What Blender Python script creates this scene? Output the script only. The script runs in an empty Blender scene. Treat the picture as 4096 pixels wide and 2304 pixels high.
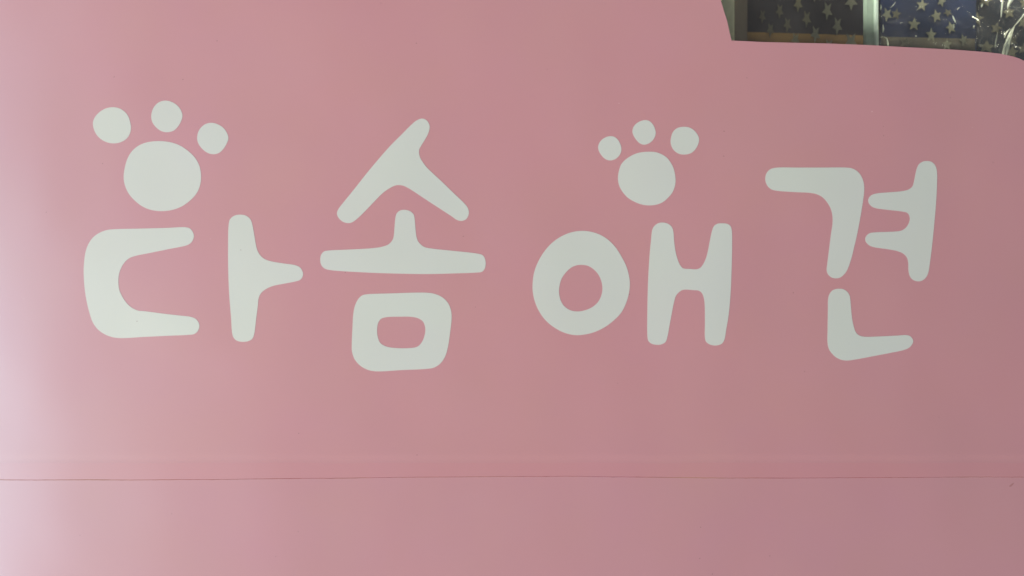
import bpy, bmesh, math, random
from mathutils import Vector, Matrix, noise
R = math.radians
scene = bpy.context.scene
C = scene.collection
random.seed(7)

# ---------------------------------------------------------------- camera
D = 1.60          # camera distance from the window, metres
ZC = 1.50         # eye height
LENS = 28.0
K = 36.0 / LENS / 4096.0
cam = bpy.data.cameras.new('camera'); co = bpy.data.objects.new('camera', cam); C.objects.link(co)
cam.lens = LENS; cam.sensor_width = 36.0; cam.clip_start = 0.05; cam.clip_end = 500
LEAN = 48.0       # lean added to steer the sun's sheen; the camera looks square at it
LEAN_M = Matrix.Translation((0, 0, ZC)) @ Matrix.Rotation(-R(LEAN), 4, 'X') @ Matrix.Translation((0, 0, -ZC))
co.matrix_world = LEAN_M @ Matrix.Translation((0, -D, ZC)) @ Matrix.Rotation(R(90), 4, 'X')
cam.dof.use_dof = True; cam.dof.focus_distance = D + .005; cam.dof.aperture_fstop = 1.4
scene.camera = co

# ---------------------------------------------------------------- daylight
SUN_AZ, SUN_EL = 56.0, 10.0      # degrees left of the window's normal / above the horizon
w = bpy.data.worlds.new('World'); scene.world = w; w.use_nodes = True
nt = w.node_tree
bg = nt.nodes['Background']; bg.inputs['Strength'].default_value = 0.05
sky = nt.nodes.new('ShaderNodeTexSky'); sky.sky_type = 'NISHITA'; sky.sun_disc = False
sky.sun_elevation = R(SUN_EL); sky.sun_rotation = R(180 + SUN_AZ)
sky.air_density = 1.0; sky.dust_density = 1.0; sky.ozone_density = 2.0
nt.links.new(sky.outputs['Color'], bg.inputs['Color'])
sl = bpy.data.lights.new('sun', 'SUN'); so = bpy.data.objects.new('sun', sl); C.objects.link(so)
sl.energy = 4.6; sl.angle = R(10); sl.color = (1.0, 0.985, 0.97)
sd = Vector((-math.sin(R(SUN_AZ)) * math.cos(R(SUN_EL)), -math.cos(R(SUN_AZ)) * math.cos(R(SUN_EL)), math.sin(R(SUN_EL))))
so.rotation_euler = sd.to_track_quat('Z', 'Y').to_euler(); so.location = sd * 5
scene.view_settings.view_transform = 'Standard'; scene.view_settings.look = 'None'
scene.view_settings.gamma = 1.0; scene.view_settings.exposure = 0.54

# ---------------------------------------------------------------- helpers
BOW_L, BOW_R = .036, .054     # bow added so the light falls off sideways, more towards the clear opening
def bow(x):
    k = BOW_R if x > 0 else BOW_L; x = abs(x)
    return k * x * x if x < 1.1 else k * (1.21 + 2.2 * (x - 1.1))

def at(px, py, Y=0.0):
    """the point at depth Y behind the window front with its added bow that stands at the traced position px, py"""
    d = D + Y
    for _ in range(8):
        d = D + Y + bow((px - 2048) * K * d)
    return Vector(((px - 2048) * K * d, d - D, (1152 - py) * K * d + ZC))

def link(name, me, mats, parent=None):
    o = bpy.data.objects.new(name, me); C.objects.link(o)
    for m in (mats if isinstance(mats, (list, tuple)) else [mats]):
        me.materials.append(m)
    if parent: o.parent = parent
    return o

def obj(name, bm, mats, parent=None, smooth=False):
    bmesh.ops.recalc_face_normals(bm, faces=bm.faces)
    me = bpy.data.meshes.new(name); bm.to_mesh(me); bm.free()
    if smooth:
        for p in me.polygons: p.use_smooth = True
    return link(name, me, mats, parent)

def tag(o, label=None, cat=None, group=None, kind=None):
    for k, v in (('label', label), ('category', cat), ('group', group), ('kind', kind)):
        if v: o[k] = v
    return o

def empty(name, loc):
    o = bpy.data.objects.new(name, None); o.empty_display_size = 0.1; C.objects.link(o)
    o.location = loc
    return o

def adopt(o, parent):
    """parent o and keep it where it stands"""
    o.parent = parent
    o.matrix_parent_inverse.identity()
    p = Vector((0, 0, 0)); q = parent
    while q: p += q.location; q = q.parent
    o.location = o.location - p
    return o

def smooth_loop(pts, n=6):
    out = []; L = len(pts)
    for i in range(L):
        p0, p1, p2, p3 = (Vector(pts[(i + k - 1) % L]) for k in range(4))
        d1 = max((p1 - p0).length, 1e-6) ** .5; d2 = max((p2 - p1).length, 1e-6) ** .5; d3 = max((p3 - p2).length, 1e-6) ** .5
        for j in range(n):                      # centripetal Catmull-Rom
            t = d2 * j / n + d1; t0, t1, t2, t3 = 0, d1, d1 + d2, d1 + d2 + d3
            a1 = p0 * ((t1 - t) / (t1 - t0)) + p1 * ((t - t0) / (t1 - t0))
            a2 = p1 * ((t2 - t) / (t2 - t1)) + p2 * ((t - t1) / (t2 - t1))
            a3 = p2 * ((t3 - t) / (t3 - t2)) + p3 * ((t - t2) / (t3 - t2))
            b1 = a1 * ((t2 - t) / (t2 - t0)) + a2 * ((t - t0) / (t2 - t0))
            b2 = a2 * ((t3 - t) / (t3 - t1)) + a3 * ((t - t1) / (t3 - t1))
            out.append(b1 * ((t2 - t) / (t2 - t1)) + b2 * ((t - t1) / (t2 - t1)))
    return out

def plate(loops, yf, yb, step=24):
    """a thin plate with the traced outlines in loops (first outer, then holes), front at yf, back at yb, following the bow"""
    bm = bmesh.new(); es = []
    for lp in loops:
        v = [bm.verts.new((p[0], p[1], 0)) for p in lp]
        es += [bm.edges.new((v[i], v[(i + 1) % len(v)])) for i in range(len(v))]
    bmesh.ops.triangle_fill(bm, use_beauty=True, use_dissolve=False, edges=es)
    lo = min(p[0] for p in loops[0]); hi = max(p[0] for p in loops[0])
    x = lo + step
    while x < hi:
        bmesh.ops.bisect_plane(bm, geom=bm.verts[:] + bm.edges[:] + bm.faces[:], plane_co=(x, 0, 0), plane_no=(1, 0, 0), dist=.01)
        x += step
    rim = [e for e in bm.edges if len(e.link_faces) == 1]
    bk = {}
    for e in rim:
        for v in e.verts:
            if v not in bk: bk[v] = bm.verts.new(at(v.co.x, v.co.y, yb))
    for e in rim: bm.faces.new((e.verts[0], e.verts[1], bk[e.verts[1]], bk[e.verts[0]]))
    done = set(bk.values())
    for v in bm.verts:
        if v not in done: v.co = at(v.co.x, v.co.y, yf)
    return bm

# ---------------------------------------------------------------- materials
def mat(name):
    m = bpy.data.materials.new(name); m.use_nodes = True
    n = m.node_tree.nodes; p = n['Principled BSDF']
    return m, m.node_tree, p

def film_material(name, col, rough, spec, specks=True, mottle=0.02, tint=(.25, .72, 1, 1), coat=0.0):
    m, t, p = mat(name); N = t.nodes; L = t.links
    geo = N.new('ShaderNodeNewGeometry')
    nz = N.new('ShaderNodeTexNoise'); nz.inputs['Scale'].default_value = 5.0; nz.inputs['Detail'].default_value = 5.0
    L.new(geo.outputs['Position'], nz.inputs['Vector'])
    mr = N.new('ShaderNodeMapRange'); mr.inputs['From Min'].default_value = .3; mr.inputs['From Max'].default_value = .7
    mr.inputs['To Min'].default_value = 1 - mottle; mr.inputs['To Max'].default_value = 1 + mottle
    L.new(nz.outputs['Fac'], mr.inputs['Value'])
    mul = N.new('ShaderNodeVectorMath'); mul.operation = 'MULTIPLY'
    mul.inputs[0].default_value = col
    cx = N.new('ShaderNodeCombineXYZ'); cx.inputs[0].default_value = 1.0
    L.new(mr.outputs[0], cx.inputs[1])
    nz2 = N.new('ShaderNodeTexNoise'); nz2.inputs['Scale'].default_value = 7.0; nz2.inputs['Detail'].default_value = 4.0
    off = N.new('ShaderNodeVectorMath'); off.operation = 'ADD'; off.inputs[1].default_value = (9, 4, 2)
    L.new(geo.outputs['Position'], off.inputs[0]); L.new(off.outputs[0], nz2.inputs['Vector'])
    mr2 = N.new('ShaderNodeMapRange'); mr2.inputs['From Min'].default_value = .3; mr2.inputs['From Max'].default_value = .7
    mr2.inputs['To Min'].default_value = 1 - mottle; mr2.inputs['To Max'].default_value = 1 + mottle
    L.new(nz2.outputs['Fac'], mr2.inputs['Value']); L.new(mr2.outputs[0], cx.inputs[2])
    L.new(cx.outputs[0], mul.inputs[1])
    last = mul.outputs[0]
    if specks:       # fine dust and nicks
        for sc, r, keep, c, o in ((42, .05, .90, (.16, .07, .08, 1), 0), (23, .03, .92, (.62, .45, .45, 1), 5)):
            v = N.new('ShaderNodeTexVoronoi'); v.inputs['Scale'].default_value = sc
            ad = N.new('ShaderNodeVectorMath'); ad.operation = 'ADD'; ad.inputs[1].default_value = (o, o, o)
            L.new(geo.outputs['Position'], ad.inputs[0]); L.new(ad.outputs[0], v.inputs['Vector'])
            lt = N.new('ShaderNodeMath'); lt.operation = 'LESS_THAN'; lt.inputs[1].default_value = r
            L.new(v.outputs['Distance'], lt.inputs[0])
            sp = N.new('ShaderNodeSeparateColor'); L.new(v.outputs['Color'], sp.inputs[0])
            gt = N.new('ShaderNodeMath'); gt.operation = 'GREATER_THAN'; gt.inputs[1].default_value = keep
            L.new(sp.outputs[0], gt.inputs[0])
            mm = N.new('ShaderNodeMath'); mm.operation = 'MULTIPLY'
            L.new(lt.outputs[0], mm.inputs[0]); L.new(gt.outputs[0], mm.inputs[1])
            m2 = N.new('ShaderNodeMath'); m2.operation = 'MULTIPLY'; m2.inputs[1].default_value = .55
            L.new(mm.outputs[0], m2.inputs[0])
            mx = N.new('ShaderNodeMix'); mx.data_type = 'RGBA'
            L.new(m2.outputs[0], mx.inputs[0]); L.new(last, mx.inputs[6]); mx.inputs[7].default_value = c
            last = mx.outputs[2]
    L.new(last, p.inputs['Base Color'])
    p.inputs['Roughness'].default_value = rough
    p.inputs['Specular IOR Level'].default_value = spec
    p.inputs['Specular Tint'].default_value = tint
    if coat:       # the film was rolled out lengthwise: its gloss spreads across the roll
        tg = N.new('ShaderNodeTangent'); tg.direction_type = 'RADIAL'; tg.axis = 'Z'; L.new(tg.outputs[0], p.inputs['Tangent'])
        p.inputs['Anisotropic'].default_value = .7; p.inputs['Anisotropic Rotation'].default_value = .25
    p.inputs['Coat Weight'].default_value = coat; p.inputs['Coat Roughness'].default_value = .55
    fine = N.new('ShaderNodeTexNoise'); fine.inputs['Scale'].default_value = 420; fine.inputs['Detail'].default_value = 3
    L.new(geo.outputs['Position'], fine.inputs['Vector'])
    soft = N.new('ShaderNodeTexNoise'); soft.inputs['Scale'].default_value = 1.5; soft.inputs['Detail'].default_value = 2
    L.new(geo.outputs['Position'], soft.inputs['Vector'])
    b1 = N.new('ShaderNodeBump'); b1.inputs['Strength'].default_value = .12; b1.inputs['Distance'].default_value = .0006
    L.new(fine.outputs['Fac'], b1.inputs['Height'])
    b2 = N.new('ShaderNodeBump'); b2.inputs['Strength'].default_value = 1.0; b2.inputs['Distance'].default_value = .012
    L.new(soft.outputs['Fac'], b2.inputs['Height']); L.new(b1.outputs[0], b2.inputs['Normal'])
    L.new(b2.outputs[0], p.inputs['Normal'])
    return m

def cloth(name, col, var=.25, rough=.85):
    m, t, p = mat(name); N = t.nodes; L = t.links
    geo = N.new('ShaderNodeNewGeometry')
    nz = N.new('ShaderNodeTexNoise'); nz.inputs['Scale'].default_value = 260; nz.inputs['Detail'].default_value = 4
    L.new(geo.outputs['Position'], nz.inputs['Vector'])
    mr = N.new('ShaderNodeMapRange'); mr.inputs['To Min'].default_value = 1 - var; mr.inputs['To Max'].default_value = 1 + var
    L.new(nz.outputs['Fac'], mr.inputs['Value'])
    mul = N.new('ShaderNodeVectorMath'); mul.operation = 'SCALE'; mul.inputs[0].default_value = col
    L.new(mr.outputs[0], mul.inputs['Scale']); L.new(mul.outputs[0], p.inputs['Base Color'])
    p.inputs['Roughness'].default_value = rough; p.inputs['Specular IOR Level'].default_value = .2
    bp = N.new('ShaderNodeBump'); bp.inputs['Strength'].default_value = .3; bp.inputs['Distance'].default_value = .001
    L.new(nz.outputs['Fac'], bp.inputs['Height']); L.new(bp.outputs[0], p.inputs['Normal'])
    return m

def clear(name, base, rough, tint=(1, 1, 1), bump=0.0, scale=40, veil=0.0, veil_col=(.8, .7, .62), vary=.25):
    """thin clear sheet: light goes straight through, the surface mirrors a part that grows towards grazing"""
    m = bpy.data.materials.new(name); m.use_nodes = True
    t = m.node_tree; N = t.nodes; L = t.links; N.remove(N['Principled BSDF'])
    out = N['Material Output']
    tr = N.new('ShaderNodeBsdfTransparent'); tr.inputs[0].default_value = (*tint, 1)
    gl = N.new('ShaderNodeBsdfGlossy'); gl.inputs['Roughness'].default_value = rough; gl.inputs[0].default_value = (1, 1, 1, 1)
    lw = N.new('ShaderNodeFresnel'); lw.inputs['IOR'].default_value = 1.45
    gb = N.new('ShaderNodeNewGeometry'); io = N.new('ShaderNodeMapRange')      # a thin sheet mirrors the same from both faces
    io.inputs['To Min'].default_value = 1.45; io.inputs['To Max'].default_value = 1 / 1.45
    L.new(gb.outputs['Backfacing'], io.inputs['Value']); L.new(io.outputs[0], lw.inputs['IOR'])
    ad = N.new('ShaderNodeMath'); ad.operation = 'ADD'; ad.use_clamp = True; ad.inputs[1].default_value = base
    L.new(lw.outputs[0], ad.inputs[0])
    mx = N.new('ShaderNodeMixShader')
    L.new(ad.outputs[0], mx.inputs[0]); L.new(tr.outputs[0], mx.inputs[1]); L.new(gl.outputs[0], mx.inputs[2])
    if bump:
        geo = N.new('ShaderNodeNewGeometry')
        nz = N.new('ShaderNodeTexNoise'); nz.inputs['Scale'].default_value = scale; nz.inputs['Detail'].default_value = 5
        nz.inputs['Distortion'].default_value = 1.5
        L.new(geo.outputs['Position'], nz.inputs['Vector'])
        bp = N.new('ShaderNodeBump'); bp.inputs['Strength'].default_value = 1; bp.inputs['Distance'].default_value = bump
        L.new(nz.outputs['Fac'], bp.inputs['Height']); L.new(bp.outputs[0], gl.inputs['Normal']); L.new(bp.outputs[0], lw.inputs['Normal'])
    last = mx
    if veil:       # a pale diffuse veil over the sheet, thicker and thinner in soft patches
        df = N.new('ShaderNodeBsdfDiffuse'); df.inputs[0].default_value = (*veil_col, 1)
        geo2 = N.new('ShaderNodeNewGeometry'); dn = N.new('ShaderNodeTexNoise'); dn.inputs['Scale'].default_value = 14; dn.inputs['Detail'].default_value = 6
        L.new(geo2.outputs['Position'], dn.inputs['Vector'])
        dr = N.new('ShaderNodeMapRange'); dr.inputs['From Min'].default_value = .3; dr.inputs['From Max'].default_value = .7
        dr.inputs['To Min'].default_value = veil * (1 - vary); dr.inputs['To Max'].default_value = veil * (1 + vary)
        L.new(dn.outputs['Fac'], dr.inputs['Value'])
        last = N.new('ShaderNodeMixShader'); L.new(dr.outputs[0], last.inputs[0]); L.new(mx.outputs[0], last.inputs[1]); L.new(df.outputs[0], last.inputs[2])
    L.new(last.outputs[0], out.inputs['Surface'])
    return m

def plain(name, col, rough=.5, spec=.4, metal=0):
    m, t, p = mat(name); N = t.nodes; L = t.links
    geo = N.new('ShaderNodeNewGeometry')
    nz = N.new('ShaderNodeTexNoise'); nz.inputs['Scale'].default_value = 60; nz.inputs['Detail'].default_value = 6
    L.new(geo.outputs['Position'], nz.inputs['Vector'])
    mr = N.new('ShaderNodeMapRange'); mr.inputs['To Min'].default_value = .8; mr.inputs['To Max'].default_value = 1.2
    L.new(nz.outputs['Fac'], mr.inputs['Value'])
    mul = N.new('ShaderNodeVectorMath'); mul.operation = 'SCALE'; mul.inputs[0].default_value = col
    L.new(mr.outputs[0], mul.inputs['Scale']); L.new(mul.outputs[0], p.inputs['Base Color'])
    p.inputs['Roughness'].default_value = rough; p.inputs['Specular IOR Level'].default_value = spec; p.inputs['Metallic'].default_value = metal
    return m

PINK = film_material('pink_film', (.446, .222, .232), .38, 1.0, coat=.42)
PINK2 = film_material('pink_film_lower', (.437, .222, .239), .38, 1.0, coat=.42)
DOUBLE = film_material('pink_film_doubled', (.446, .211, .224), .38, 1.0, coat=.42)
SCUFF = film_material('scuffed_film', (.33, .165, .17), .6, .3, specks=False)
SEAM_SHADE = film_material('seam_shade', (.25, .115, .115), .7, .2, specks=False, mottle=.2)  # thin shadow under the lapped edge, put into the colour
WHITE = film_material('white_letter_film', (.455, .48, .44), .52, .45, mottle=.012, tint=(.8, .95, 1, 1))
GLASS = clear('window_glass', .0, .0, (.93, .95, .93), veil=.017)
CELLO = clear('cellophane', .02, .15, (.94, .94, .92), .0006, 60, veil=.016, vary=1.0)
CELLO_FOLD = clear('cellophane_fold', .28, .2, (.9, .9, .86), .0015, 120, veil=.6, veil_col=(.88, .9, .74))  # layered folds look whitish; their bright streaks are also put into this colour
NAVY = cloth('navy_cloth', (.014, .024, .078))
DARK = cloth('dark_cloth', (.038, .035, .044))
CHAR = cloth('charcoal_cloth', (.022, .024, .034))
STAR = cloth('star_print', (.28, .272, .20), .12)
DIMMED = cloth('dimmed_star_print', (.20, .185, .12), .15)  # light failing towards the left, put into the star colour
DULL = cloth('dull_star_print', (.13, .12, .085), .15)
BROWN = cloth('brown_reflection', (.15, .083, .02), .2)  # band reflected in the glass, painted onto the cushion as cloth
POST = plain('green_grey_paint', (.42, .50, .39), .75)
POST2 = plain('pale_green_edge', (.72, .80, .68), .35)
CREAM = plain('dull_cream_paint', (.55, .53, .38), .6)
WALL = plain('dark_interior_paint', (.06, .052, .05), .8, .2)

# ---------------------------------------------------------------- setting: the inside of the shop window
def box(bm, lo, hi):
    x0, y0, z0 = lo; x1, y1, z1 = hi
    v = [bm.verts.new(p) for p in ((x0, y0, z0), (x1, y0, z0), (x1, y1, z0), (x0, y1, z0), (x0, y0, z1), (x1, y0, z1), (x1, y1, z1), (x0, y1, z1))]
    for f in ((0, 3, 2, 1), (4, 5, 6, 7), (0, 1, 5, 4), (1, 2, 6, 5), (2, 3, 7, 6), (3, 0, 4, 7)):
        bm.faces.new([v[i] for i in f])
    return v

X0, X1, Z0, Z1 = -1.75, 2.05, 0.45, 2.75       # the glazed opening
def slab(bm, x0, x1, z0, z1, y0, y1, n=60, back=None):
    """a slab whose front (and back, unless given) follows the bow"""
    cols = []
    for i in range(n + 1):
        x = x0 + (x1 - x0) * i / n; f = bow(x) + y0; k = bow(x) + y1 if back is None else back
        cols.append([bm.verts.new(p) for p in ((x, f, z0), (x, f, z1), (x, k, z1), (x, k, z0))])
    for A, B in zip(cols, cols[1:]):
        for k in range(4): bm.faces.new((A[k], A[(k + 1) % 4], B[(k + 1) % 4], B[k]))
    bm.faces.new(cols[0]); bm.faces.new(cols[-1])
for nm, args in (('back_wall', (X0, X1, Z0, Z1, .80, .84, 2, .99)), ('interior_floor', (X0, X1, Z0 - .04, Z0 - .002, .012, 0, 60, .95)),
                 ('interior_ceiling', (X0, X1, Z1 + .002, Z1 + .04, .012, 0, 60, .95)), ('side_wall', (X0 - .04, X0 - .002, Z0, Z1, .012, 0, 2, .95)), ('side_wall', (X1 + .002, X1 + .04, Z0, Z1, .012, 0, 2, .95))):
    bm = bmesh.new(); slab(bm, *args); tag(obj(nm, bm, WALL), kind='structure')

# ---------------------------------------------------------------- the window: glass, two pink sheets, white lettering
win = tag(empty('shop_window', (0, 0, Z0)), 'shop window glass covered in pink film with white paw print lettering', 'shop window')
def wpart(name, bm, mats, parent=None, label=None, smooth=False):
    o = obj(name, bm, mats, None, smooth)
    adopt(o, parent or win)
    if label: o['label'] = label
    return o

bm = bmesh.new(); slab(bm, X0, X1, Z0, Z1, 0, .006, 160); wpart('glass_pane', bm, GLASS)

YU, YO, YL = -.0011, -.0019, -.0010       # front of the upper sheet, of its overlap, of the lower sheet
NOTCH = [(2640, -520), (2770, -250), (2830, -120), (2862, -50), (2883, 0), (2897, 48), (2908, 80), (2917, 123), (2926, 162),
         (2981, 164.5), (3052, 168), (3177, 171), (3303, 173.6), (3448, 179), (3508, 182), (3614, 188), (3700, 192.5),
         (3825, 199), (3951, 209), (4001, 215), (4052, 226), (4077, 234), (4096, 243), (4135, 264), (4190, 305), (4260, 380), (4400, 430), (5560, 470)]
SEAM = [(-1300, 1921), (0, 1919), (530, 1920), (1000, 1916), (1366, 1912), (1700, 1908.5), (2000, 1906), (2280, 1905), (2732, 1910.5), (3150, 1912.5), (3600, 1909.5), (4050, 1908), (5560, 1906)]
def seam_y(x):
    for (a, b), (c, d) in zip(SEAM, SEAM[1:]):
        if a <= x <= c: return b + (d - b) * (x - a) / (c - a)
    return SEAM[-1][1]
XL, XR, YT, YB = -1290, 5200, -1210, 3200
TOP = [(XL, YT), (2520, YT), (2560, -800)] + NOTCH
def top_y(x):
    for (a, b), (c, d) in zip(TOP, TOP[1:]):
        if a <= x <= c: return b + (d - b) * (x - a) / (c - a)
    return TOP[-1][1]
xs = sorted(set([XL + (XR - XL) * i / 340 for i in range(341)] + [p[0] for p in TOP if XL <= p[0] <= XR]))
xs = [x for i, x in enumerate(xs) if i == 0 or x - xs[i - 1] > .5 or x in [p[0] for p in TOP]]
def wav(x, k=0.0):
    return noise.noise((x * .004, k, 0)) * 1.6 + noise.noise((x * .03, k, 5)) * .9
# upper sheet: from its traced top edge down to a soft bead over the lower sheet's edge, the lap, and the cut lower edge
bm = bmesh.new()
prof = [(lambda x, t=t: top_y(x) + (1640 - top_y(x)) * t, lambda x: YU, 0) for t in [i / 8 for i in range(9)]]
for y, h in ((1700, .0002), (1760, .0006), (1805, .0010), (1816, .00112), (1825, .00105), (1838, .00062), (1848, .00038), (1852, .00034)):
    prof.append((lambda x, y=y: y + wav(x, 9) * 2.0, lambda x, h=h, y=y: YU - h * (.6 + .4 * min(1, max(0, (x - 400) / 1200))) * (1 + .35 * noise.noise((x * .003, 2, 0))) - (YU - YO) * max(0, (y - 1836) / 16) * .6, 0))
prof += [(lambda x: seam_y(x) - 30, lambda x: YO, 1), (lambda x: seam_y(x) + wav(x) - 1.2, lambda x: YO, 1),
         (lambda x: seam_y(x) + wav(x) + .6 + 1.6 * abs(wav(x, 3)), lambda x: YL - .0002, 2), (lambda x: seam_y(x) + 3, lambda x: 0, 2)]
row = None
for fy, fY, mi in prof:
    nxt = [bm.verts.new(at(x, fy(x), fY(x))) for x in xs]
    if row and mi: row = [bm.verts.new(v.co) for v in row]
    if row:
        for i in range(len(xs) - 1):
            f = bm.faces.new((row[i], row[i + 1], nxt[i + 1], nxt[i])); f.material_index = mi; f.smooth = mi == 0
    else: first = nxt
    row = nxt
# cut edge round the clear opening: the film's thickness
first = [bm.verts.new(v.co) for v in first]
back = [bm.verts.new(v.co + Vector((0, -YU - .0001, 0))) for v in first]
for i in range(len(xs) - 1): bm.faces.new((first[i], first[i + 1], back[i + 1], back[i]))
wpart('film_sheet', bm, [PINK, DOUBLE, SEAM_SHADE], label='upper pink film sheet with a lapped lower edge')
bm = bmesh.new(); row = None
for py in (1860, 2000, 2200, 2400, 2800, YB):
    nxt = [bm.verts.new(at(x, py, YL)) for x in xs]
    if row:
        for i in range(len(xs) - 1): bm.faces.new((row[i], row[i + 1], nxt[i + 1], nxt[i])).smooth = True
    else:
        nx2 = [bm.verts.new(v.co) for v in nxt]
        top = [bm.verts.new(v.co + Vector((0, -YL - .0001, 0))) for v in nxt]
        for i in range(len(xs) - 1): bm.faces.new((nx2[i], nx2[i + 1], top[i + 1], top[i]))
    row = nxt
wpart('film_sheet', bm, PINK2, label='lower pink film sheet below the seam')
# dark scuff by the seam's end
bm = plate([smooth_loop([(4036, 1945), (4044, 1937), (4056, 1931), (4052, 1939), (4043, 1947)], 3)], YL - .0002, YL + .0001, 6)
wpart('scuff', bm, SCUFF)

def zoomed(pts, x0, y0, s): return [(x0 + x * s, y0 + y * s) for x, y in pts]
YW = -.0013
def decal(name, loops, parent=None, label=None):
    return wpart(name, plate([smooth_loop(l) for l in loops], YW, -.0008), WHITE, parent, label)

Z = (300, 360, .37274)
p = decal('paw_print', [zoomed([(890,548),(1030,562),(1130,598),(1215,655),(1290,730),(1335,815),(1353,930),(1340,1030),(1300,1115),(1230,1190),(1150,1247),(1050,1285),(925,1300),(810,1285),(720,1247),(640,1185),(575,1110),(535,1020),(522,935),(535,830),(562,740),(605,665),(670,605),(760,565)], *Z)], label='larger white paw print above the first syllable')
for t in ([(400,185),(470,195),(530,230),(570,280),(592,345),(601,410),(588,470),(550,525),(490,560),(415,573),(340,560),(275,525),(225,470),(197,400),(193,345),(215,290),(260,240),(325,200)],
          [(965,114),(1030,125),(1100,168),(1140,225),(1153,275),(1140,330),(1105,392),(1060,435),(990,453),(925,440),(865,395),(830,345),(818,290),(825,235),(850,180),(900,132)],
          [(1465,352),(1525,365),(1590,405),(1630,460),(1646,517),(1630,570),(1590,635),(1545,675),(1480,689),(1415,670),(1355,620),(1320,565),(1311,515),(1325,445),(1365,390),(1410,362)]):
    decal('toe', [zoomed(t, *Z)], p)
Z = (2360, 460, .27602)
p = decal('paw_print', [zoomed([(860,532),(950,538),(1040,570),(1115,620),(1170,690),(1210,770),(1235,880),(1240,960),(1230,1030),(1195,1120),(1140,1190),(1060,1260),(970,1297),(860,1310),(750,1297),(640,1255),(550,1200),(480,1125),(430,1040),(408,960),(407,880),(422,800),(450,720),(510,650),(590,595),(680,555),(770,537)], *Z)], label='smaller white paw print above the third syllable')
for t in ([(300,307),(355,318),(405,360),(438,420),(455,490),(445,550),(410,605),(355,645),(285,658),(225,640),(175,595),(135,535),(118,475),(128,420),(165,365),(230,322)],
          [(795,74),(855,85),(905,128),(935,180),(952,255),(942,310),(910,365),(855,410),(785,430),(725,412),(675,365),(635,305),(615,245),(628,180),(665,130),(730,90)],
          [(1375,171),(1435,180),(1495,212),(1545,265),(1575,320),(1580,370),(1565,430),(1525,500),(1465,552),(1370,573),(1285,560),(1220,515),(1182,455),(1167,390),(1175,325),(1200,250),(1250,198),(1310,176)]):
    decal('toe', [zoomed(t, *Z)], p)
Z = (300, 860, .37267)
decal('letter', [zoomed([(430,152),(700,146),(1000,138),(1180,131),(1230,143),(1262,178),(1276,225),(1262,275),(1230,310),(1190,328),(1000,367),(800,408),(660,436),(590,460),(535,505),(495,570),(472,640),(466,720),(475,800),(505,870),(550,940),(610,995),(680,1027),(740,1032),(950,1059),(1150,1082),(1240,1093),(1295,1115),(1327,1155),(1335,1195),(1318,1245),(1280,1277),(1220,1286),(1000,1296),(750,1308),(480,1321),(390,1308),(310,1275),(240,1222),(190,1150),(160,1065),(130,950),(105,800),(93,620),(98,500),(115,390),(145,310),(195,240),(265,190),(345,161)], *Z)], label='white letter ㄷ')
decal('letter', [zoomed([(1775,-4),(1840,10),(1885,50),(1905,110),(1925,220),(1945,335),(1962,390),(1995,440),(2040,475),(2110,498),(2240,520),(2365,539),(2415,563),(2440,600),(2448,632),(2440,668),(2415,697),(2375,711),(2250,736),(2120,763),(2050,795),(2000,835),(1972,890),(1963,970),(1945,1110),(1923,1280),(1905,1325),(1865,1352),(1800,1361),(1740,1350),(1705,1320),(1688,1275),(1675,1100),(1655,850),(1645,600),(1643,350),(1650,100),(1665,45),(1710,8)], *Z)], label='white letter ㅏ')
decal('letter', [zoomed([(1345,108),(1395,122),(1430,160),(1445,210),(1438,260),(1415,320),(1375,390),(1335,455),(1316,490),(1311,540),(1325,600),(1360,660),(1410,725),(1480,793),(1600,905),(1750,1050),(1880,1175),(1920,1225),(1939,1285),(1930,1335),(1905,1375),(1865,1394),(1825,1396),(1775,1378),(1730,1345),(1600,1260),(1400,1130),(1250,1030),(1160,975),(1105,952),(1045,946),(1000,955),(930,992),(850,1050),(760,1140),(650,1255),(560,1345),(500,1395),(460,1418),(415,1425),(360,1412),(310,1375),(280,1325),(278,1290),(300,1240),(350,1175),(500,990),(650,800),(800,620),(950,450),(1100,300),(1220,180),(1275,135)], 1260, 440, .31746)], label='white letter ㅅ')
Z = (1260, 800, .4969)
decal('letter', [zoomed([(722,79),(765,90),(793,115),(802,150),(808,220),(818,300),(835,340),(880,378),(950,392),(1100,408),(1320,434),(1350,445),(1367,470),(1374,512),(1365,555),(1345,577),(1300,584),(1150,590),(900,596),(650,592),(400,583),(110,562),(75,550),(50,522),(42,480),(50,440),(72,415),(105,407),(250,400),(470,387),(545,375),(595,355),(625,320),(634,290),(640,220),(648,140),(658,108),(685,85)], *Z)], label='white letter ㅗ')
decal('letter', [zoomed([(420,759),(600,752),(900,746),(960,755),(1020,780),(1070,828),(1095,890),(1100,950),(1090,1050),(1070,1185),(1045,1265),(1005,1320),(955,1350),(890,1360),(700,1369),(490,1379),(420,1365),(360,1330),(318,1280),(298,1220),(296,1160),(302,1020),(308,920),(322,850),(350,795),(380,768)], *Z),
                 zoomed([(690,939),(770,940),(830,952),(870,980),(888,1035),(882,1090),(860,1145),(825,1180),(775,1191),(640,1191),(570,1178),(525,1150),(505,1100),(500,1050),(507,995),(530,958),(570,944)], *Z)], label='white letter ㅁ')
Z = (2080, 860, .38655)
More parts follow.
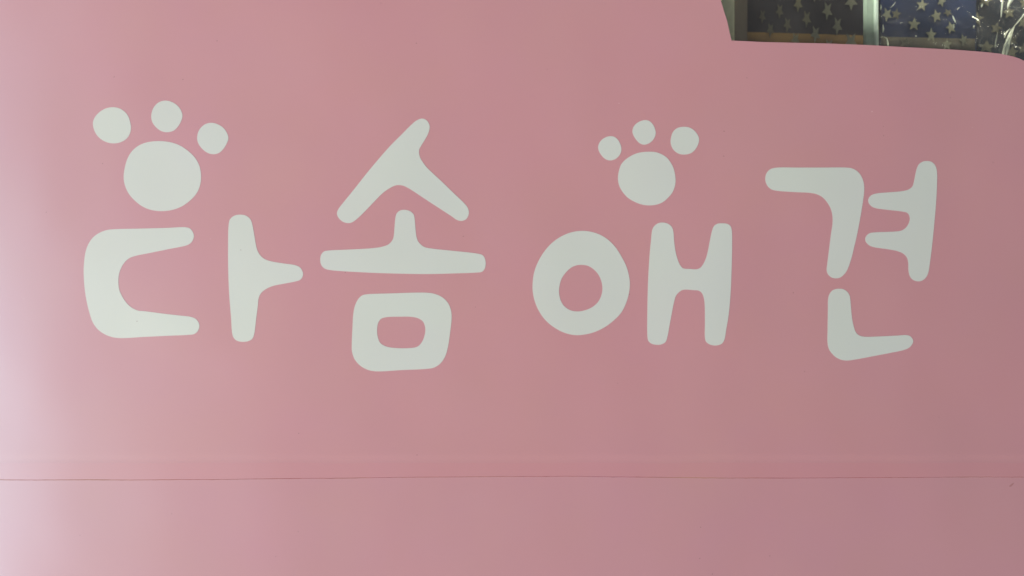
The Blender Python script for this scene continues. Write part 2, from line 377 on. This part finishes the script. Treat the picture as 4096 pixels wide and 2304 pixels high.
decal('letter', [zoomed([(650,164),(740,175),(830,205),(910,255),(985,330),(1050,430),(1100,530),(1130,640),(1137,720),(1125,820),(1090,930),(1040,1020),(960,1100),(870,1165),(760,1215),(660,1238),(570,1243),(470,1222),(380,1180),(280,1105),(205,1010),(155,900),(133,800),(130,720),(145,600),(185,490),(250,380),(330,290),(430,220),(540,177)], *Z),
                 zoomed([(640,516),(700,525),(760,560),(810,615),(840,680),(853,750),(845,820),(815,890),(760,945),(690,980),(600,998),(520,985),(455,940),(420,880),(404,800),(410,730),(430,660),(470,600),(525,548),(580,522)], *Z)], label='white letter ㅇ')
decal('letter', [zoomed([(1480,78),(1530,90),(1568,120),(1585,160),(1595,270),(1610,380),(1630,455),(1655,515),(1685,550),(1705,556),(1760,558),(1820,562),(1860,550),(1895,510),(1925,445),(1945,370),(1965,265),(1990,155),(2010,112),(2045,90),(2095,86),(2145,92),(2178,115),(2191,155),(2195,300),(2190,560),(2180,800),(2160,1030),(2135,1180),(2115,1290),(2090,1330),(2050,1347),(2010,1350),(1960,1338),(1925,1310),(1914,1270),(1914,1100),(1910,910),(1900,850),(1880,805),(1850,783),(1800,778),(1690,774),(1650,795),(1615,835),(1597,890),(1580,970),(1550,1130),(1523,1270),(1505,1315),(1465,1338),(1420,1343),(1365,1333),(1330,1305),(1320,1270),(1318,1000),(1325,700),(1340,430),(1355,270),(1370,150),(1390,115),(1430,85)], *Z)], label='white letter ㅐ')
Z = (3020, 600, .38652)
decal('letter', [zoomed([(205,185),(450,182),(700,182),(940,182),(1010,192),(1065,225),(1105,280),(1127,350),(1130,430),(1115,550),(1090,700),(1060,860),(1030,990),(995,1130),(955,1240),(920,1290),(880,1320),(830,1328),(785,1315),(752,1280),(742,1240),(748,1180),(765,1040),(785,880),(803,750),(800,670),(780,600),(745,540),(700,490),(640,458),(570,444),(400,435),(215,420),(165,405),(125,365),(107,310),(115,250),(150,205)], *Z)], label='white letter ㄱ')
decal('letter', [zoomed([(1785,114),(1830,125),(1865,160),(1883,220),(1884,350),(1873,560),(1855,770),(1835,970),(1810,1170),(1790,1280),(1760,1330),(1720,1355),(1675,1358),(1630,1340),(1600,1300),(1588,1240),(1585,1160),(1570,1110),(1530,1070),(1470,1045),(1380,1028),(1220,1003),(1180,985),(1150,955),(1141,925),(1152,890),(1185,862),(1230,853),(1350,848),(1460,843),(1520,832),(1565,800),(1592,755),(1602,710),(1592,670),(1570,648),(1510,635),(1400,622),(1250,602),(1210,585),(1180,555),(1171,525),(1182,490),(1215,462),(1270,448),(1400,437),(1530,425),(1595,406),(1630,375),(1645,325),(1660,250),(1675,190),(1695,150),(1735,121)], *Z)], label='white letter ㅕ')
decal('letter', [zoomed([(480,140),(540,150),(600,190),(638,250),(650,320),(660,440),(675,600),(700,730),(735,835),(780,885),(850,910),(940,915),(1150,907),(1400,895),(1545,887),(1605,900),(1645,940),(1662,985),(1645,1035),(1595,1090),(1500,1130),(1300,1172),(1000,1230),(720,1282),(600,1297),(500,1283),(420,1245),(350,1180),(305,1110),(283,1020),(283,800),(288,500),(293,300),(315,225),(360,170),(420,145)], 3240, 1120, .24845)], label='white letter ㄴ')

# ---------------------------------------------------------------- behind the glass
# the shop's own display tube, over the goods: it is what glints in the wrap
lamp = tag(empty('tube_lamp', (1.30, .19, 2.52)), 'white fluorescent tube over the star cushions inside the window', 'lamp')
TUBE = bpy.data.materials.new('lit_tube'); TUBE.use_nodes = True
TUBE.node_tree.nodes['Principled BSDF'].inputs['Emission Color'].default_value = (1, .97, .78, 1)
TUBE.node_tree.nodes['Principled BSDF'].inputs['Emission Strength'].default_value = 50
TM = Matrix.Translation((1.34, .20, 2.50)) @ Matrix.Rotation(R(7), 4, 'Z')
bm = bmesh.new(); rings = []
for i in range(31):
    rings.append([bm.verts.new(TM @ Vector((-.60 + .04 * i, .014 * math.cos(R(30 * k)), .014 * math.sin(R(30 * k))))) for k in range(12)])
for A, B in zip(rings, rings[1:]):
    for k in range(12): bm.faces.new((A[k], A[(k + 1) % 12], B[(k + 1) % 12], B[k]))
bm.faces.new(rings[0]); bm.faces.new(rings[-1])
adopt(obj('tube', bm, TUBE), lamp)
bm = bmesh.new(); box(bm, (-.66, -.02, .018), (.66, .02, .05)); bm.transform(TM); adopt(obj('housing', bm, plain('white_housing', (.7, .7, .68))), lamp)
def post(name, label, px0, px1, Y0, Y1, m, edge=None):
    a, b = at(px0, 0, Y0).x, at(px1, 0, Y0).x
    dy = bow((a + b) / 2); Y0r = Y0; Y0 += dy; Y1 += dy
    root = tag(empty(name, ((a + b) / 2, (Y0 + Y1) / 2, Z0)), label, 'post')
    bm = bmesh.new(); box(bm, (a, Y0, Z0), (b, Y1, Z1 - .01))
    bmesh.ops.bevel(bm, geom=bm.edges[:], offset=.003, segments=3, affect='EDGES')
    adopt(obj('shaft', bm, m), root)
    if edge:
        c, d = at(edge[0], 0, Y0r).x, at(edge[1], 0, Y0r).x
        bm = bmesh.new(); box(bm, (c, Y0 - .006, Z0 + .01), (d, Y0 + .004, Z1 - .02))
        bmesh.ops.bevel(bm, geom=bm.edges[:], offset=.002, segments=3, affect='EDGES')
        adopt(obj('edge_bead', bm, POST2), root)
    return root
post('display_post', 'grey green upright post beside the clear plastic wrap', 3461, 3511, .15, .162, POST, (3495, 3510))
post('wall_post', 'dull olive upright strip at the edge of the pink film', 2840, 2938, .24, .30, CREAM)

post('wooden_batten', 'dark brown batten between the olive strip and the dim star cushion', 2932, 2990, .305, .36, plain('dark_brown_wood', (.075, .055, .04), .7))

def cushion(name, label, x0, x1, y0, y1, Yf, m, thick=.12, nx=40, ny=24, group=None):
    """a soft block: front surface Yf(px, py) that rolls back at its edges, closed behind"""
    root = tag(empty(name, at((x0 + x1) / 2, y1, Yf((x0 + x1) / 2, y1) + thick / 2)), label, 'cushion', group)
    bm = bmesh.new()
    def P(i, j, back):
        u, v = i / nx, j / ny
        px, py = x0 + (x1 - x0) * u, y0 + (y1 - y0) * v
        return at(px, py, Yf(px, py) + (thick if back else 0))
    F = [[bm.verts.new(P(i, j, 0)) for j in range(ny + 1)] for i in range(nx + 1)]
    B = [[bm.verts.new(P(i, j, 1)) for j in range(ny + 1)] for i in range(nx + 1)]
    for i in range(nx):
        for j in range(ny):
            bm.faces.new((F[i][j], F[i + 1][j], F[i + 1][j + 1], F[i][j + 1]))
            bm.faces.new((B[i][j], B[i][j + 1], B[i + 1][j + 1], B[i + 1][j]))
    for i in range(nx):
        for j in (0, ny): bm.faces.new((F[i][j], F[i + 1][j], B[i + 1][j], B[i][j]))
    for j in range(ny):
        for i in (0, nx): bm.faces.new((F[i][j], F[i][j + 1], B[i][j + 1], B[i][j]))
    adopt(obj('cover', bm, m, None, True), root)
    return root

def patch(root, name, x0, x1, top, y1, Yf, m, lift, n=30):
    bm = bmesh.new(); rows = []
    for i in range(n + 1):
        px = x0 + (x1 - x0) * i / n; r = []
        for j in range(7):
            py = top(px) + (y1 - top(px)) * j / 6
            r.append(bm.verts.new(at(px, py, Yf(px, py) - lift)))
        rows.append(r)
    for i in range(n):
        for j in range(6): bm.faces.new((rows[i][j], rows[i + 1][j], rows[i + 1][j + 1], rows[i][j + 1]))
    for r in (rows[0], rows[-1]): pass
    o = obj(name, bm, m, None, True); s = o.modifiers.new('solid', 'SOLIDIFY'); s.thickness = .0008; s.offset = 0
    return adopt(o, root)

def star(root, cx, cy, w, h, rot, Yf, m, lift=.0022, inner=.45):
    """a five-pointed printed star, w by h traced units, turned by rot degrees, lying on the cloth"""
    lp = []
    for k in range(10):
        a = R(36 * k); r = 1.0 if k % 2 == 0 else inner
        x, y = math.sin(a) * r * .525, -math.cos(a) * r * .55
        c, s = math.cos(R(rot)), math.sin(R(rot))
        lp.append((cx + (x * c - y * s) * w, cy + (x * s + y * c) * h))
    bm = bmesh.new()
    ce = bm.verts.new(at(cx, cy, Yf(cx, cy) - lift))
    fr = [bm.verts.new(at(px, py, Yf(px, py) - lift)) for px, py in lp]
    bk = [bm.verts.new(v.co + Vector((0, lift * .4, 0))) for v in fr]
    for k in range(10):
        bm.faces.new((ce, fr[k], fr[(k + 1) % 10])); bm.faces.new((fr[k], bk[k], bk[(k + 1) % 10], fr[(k + 1) % 10]))
    return adopt(obj('star', bm, m), root)

G = 'star print cushions behind the glass'
# seen at a slant, left of the post
def YfL(px, py): return .23 + (3460 - px) * .00030 + .006 * math.sin(px * .02)
cl = cushion('pet_cushion', 'dark star print cushion turned sideways between the olive strip and the post', 2880, 3500, -620, 420, YfL, DARK, group=G)
patch(cl, 'reflection_band', 2885, 3498, lambda x: 126 + (x - 2930) * .031, 410, YfL, BROWN, .0012)  # stands for a brown band mirrored in the window glass
for cx, cy, w, h, rot in ((3405, 6, 58, 66, 180), (3310, 42, 46, 72, 188), (3193, 15, 40, 66, 184), (3227, 74, 40, 66, 186), (3350, 103, 44, 72, 186),
                          (3150, 98, 36, 60, 186), (3119, 43, 34, 60, 186), (3262, 136, 42, 68, 188), (3404, 168, 62, 76, 180), (3182, 158, 40, 60, 186),
                          (3082, 119, 34, 58, 186), (3316, 186, 44, 64, 184), (3430, -60, 50, 70, 184), (3260, -30, 44, 70, 186), (3050, 64, 30, 56, 186)):
    star(cl, cx, cy, w * .9, h, rot, YfL, STAR if cx > 3255 else (DIMMED if cx > 3170 else DULL))  # stars step darker leftwards: the loss of light is in their colour
# navy one in the middle, in the clear wrap
def YfM(px, py): return .225 + .05 * ((px - 3720) / 240) ** 4 * .5 + .004 * math.sin(px * .03 + py * .02)
cm = cushion('pet_cushion', 'navy blue star print cushion in clear wrap just beside the post', 3520, 3905, -620, 420, YfM, NAVY, group=G)
patch(cm, 'reflection_band', 3524, 3900, lambda x: 147 + (x - 3520) * .02, 410, YfM, cloth('drab_reflection', (.06, .05, .034)), .0012)  # the same mirrored band, painted dimmer on this cushion
for cx, cy, w, h, rot, m in ((3549, 57, 40, 54, 190, STAR), (3585, 56, 40, 44, 10, DULL), (3688, 20, 46, 46, 8, STAR), (3657, 97, 50, 50, 4, STAR), (3746, 64, 42, 50, -14, STAR),
                             (3766, 4, 34, 44, 20, STAR), (3792, 50, 36, 30, -30, DULL), (3804, 110, 40, 48, -16, STAR), (3725, 140, 42, 56, 2, STAR), (3788, 178, 40, 46, 2, STAR),
                             (3854, 160, 32, 48, -20, STAR), (3622, 170, 54, 44, 12, DULL), (3610, -40, 46, 46, 5, STAR), (3840, -25, 44, 46, -8, STAR)):
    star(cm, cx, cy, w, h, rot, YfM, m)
# charcoal one on the right
def YfR(px, py): return .25 + .00003 * abs(px - 4150) + .004 * math.sin(px * .025 - py * .03)
cr = cushion('pet_cushion', 'charcoal star print cushion behind crumpled clear wrap at the far corner', 3900, 4560, -620, 460, YfR, CHAR, group=G)
for cx, cy, w, h, rot in ((3905, 74, 66, 52, 8), (3985, 113, 46, 48, 14), (4036, 50, 52, 48, -8), (3941, 2, 60, 46, 10), (3946, 188, 74, 50, 4), (4048, 208, 56, 50, 8),
                          (4052, 160, 40, 44, -12), (4094, 195, 50, 44, 6), (4100, 10, 44, 46, 0), (4092, 90, 44, 46, 15), (4180, 60, 50, 50, 4), (4170, 150, 50, 50, 20), (4000, -50, 56, 50, 0)):
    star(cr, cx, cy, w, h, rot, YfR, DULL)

# crumpled clear wrap round the two cushions on the right
def YfW(px, py):
    v = Vector((px * .011, py * .011, 3.0))
    r = 1 - abs(noise.noise(v)) * 2; r2 = 1 - abs(noise.noise(v * 2.3 + Vector((7, 1, 0)))) * 2
    amt = .40 + .22 * max(0, min(1, (px - 3820) / 150))
    return .185 - (.011 * max(r, 0) ** 3 + .006 * max(r2, 0) ** 3) * amt
wrap = tag(empty('plastic_wrap', at(4050, 420, .08)), 'crumpled clear cellophane wrap catching bright highlights over the star cushions', 'plastic wrap')
bm = bmesh.new(); nx, ny = 190, 110; g = []
for i in range(nx + 1):
    g.append([bm.verts.new(at(3516 + 1000 * i / nx, -250 + 650 * j / ny, YfW(3516 + 1000 * i / nx, -250 + 650 * j / ny))) for j in range(ny + 1)])
for i in range(nx):
    for j in range(ny): bm.faces.new((g[i][j], g[i + 1][j], g[i + 1][j + 1], g[i][j + 1]))
adopt(obj('sheet', bm, CELLO, None, True), wrap)
def fold(pts, radii, mat_=CELLO_FOLD):
    """a pleat of the wrap: a rounded crease along traced points"""
    bm = bmesh.new(); rings = []
    for (px, py), r in zip(pts, radii):
        c = at(px, py, YfW(px, py) - .004)
        rings.append([bm.verts.new(c + Vector((math.cos(R(a)) * r, -math.sin(R(a)) * r * .8, 0))) for a in range(-20, 201, 20)])
    for A, B in zip(rings, rings[1:]):
        for k in range(len(A) - 1): bm.faces.new((A[k], A[k + 1], B[k + 1], B[k]))
    adopt(obj('pleat', bm, mat_, None, True), wrap)
U = K * D
fold([(4012, 222), (4020, 190), (4030, 160), (4040, 130), (4057, 105)], [6 * U, 7 * U, 6 * U, 3.5 * U, 1 * U])
fold([(4024, 222), (4032, 190), (4040, 155), (4050, 125), (4058, 104)], [5 * U, 5 * U, 4 * U, 3 * U, 1 * U])
fold([(4018, 152), (4022, 135), (4032, 122), (4046, 116)], [1 * U, 4 * U, 3 * U, 1 * U])
fold([(4030, 30), (4038, 12), (4048, -6), (4056, -30)], [1.5 * U, 8 * U, 11 * U, 6 * U])
fold([(4004, 70), (4007, 40), (4010, 0), (4012, -30)], [1 * U, 3.5 * U, 4 * U, 4 * U])
fold([(4056, 106), (4072, 88), (4096, 58), (4130, 20)], [1 * U, 2.5 * U, 3 * U, 3 * U])
fold([(3532, 99), (3533, 115), (3532, 130)], [1 * U, 4 * U, 2 * U])
fold([(3520, 150), (3534, 146), (3546, 154), (3550, 170), (3552, 184)], [1 * U, 3 * U, 2.5 * U, 4 * U, 3 * U])
fold([(3522, 40), (3524, 30), (3523, 18)], [1 * U, 3 * U, 1 * U])
fold([(3560, 32), (3572, 22), (3582, 8)], [1 * U, 2.5 * U, 1 * U])
fold([(3810, 62), (3815, 74), (3822, 90)], [1 * U, 3.5 * U, 1.5 * U])
fold([(3813, 96), (3816, 108), (3814, 116)], [1 * U, 4 * U, 1 * U])
fold([(3828, 40), (3834, 32), (3840, 28)], [1 * U, 2.5 * U, 1 * U])
fold([(3926, 30), (3928, 22), (3930, 14)], [1 * U, 4 * U, 1 * U])
fold([(3894, 114), (3895, 108), (3896, 102)], [1 * U, 3 * U, 1 * U])
fold([(3980, 190), (3984, 160), (3990, 130)], [1 * U, 2 * U, 1 * U])

# everything stands in the leaning window
for o in list(C.objects):
    if o.parent is None and o.type in {'MESH', 'EMPTY'}:
        o.matrix_world = LEAN_M @ Matrix.Translation(o.location)
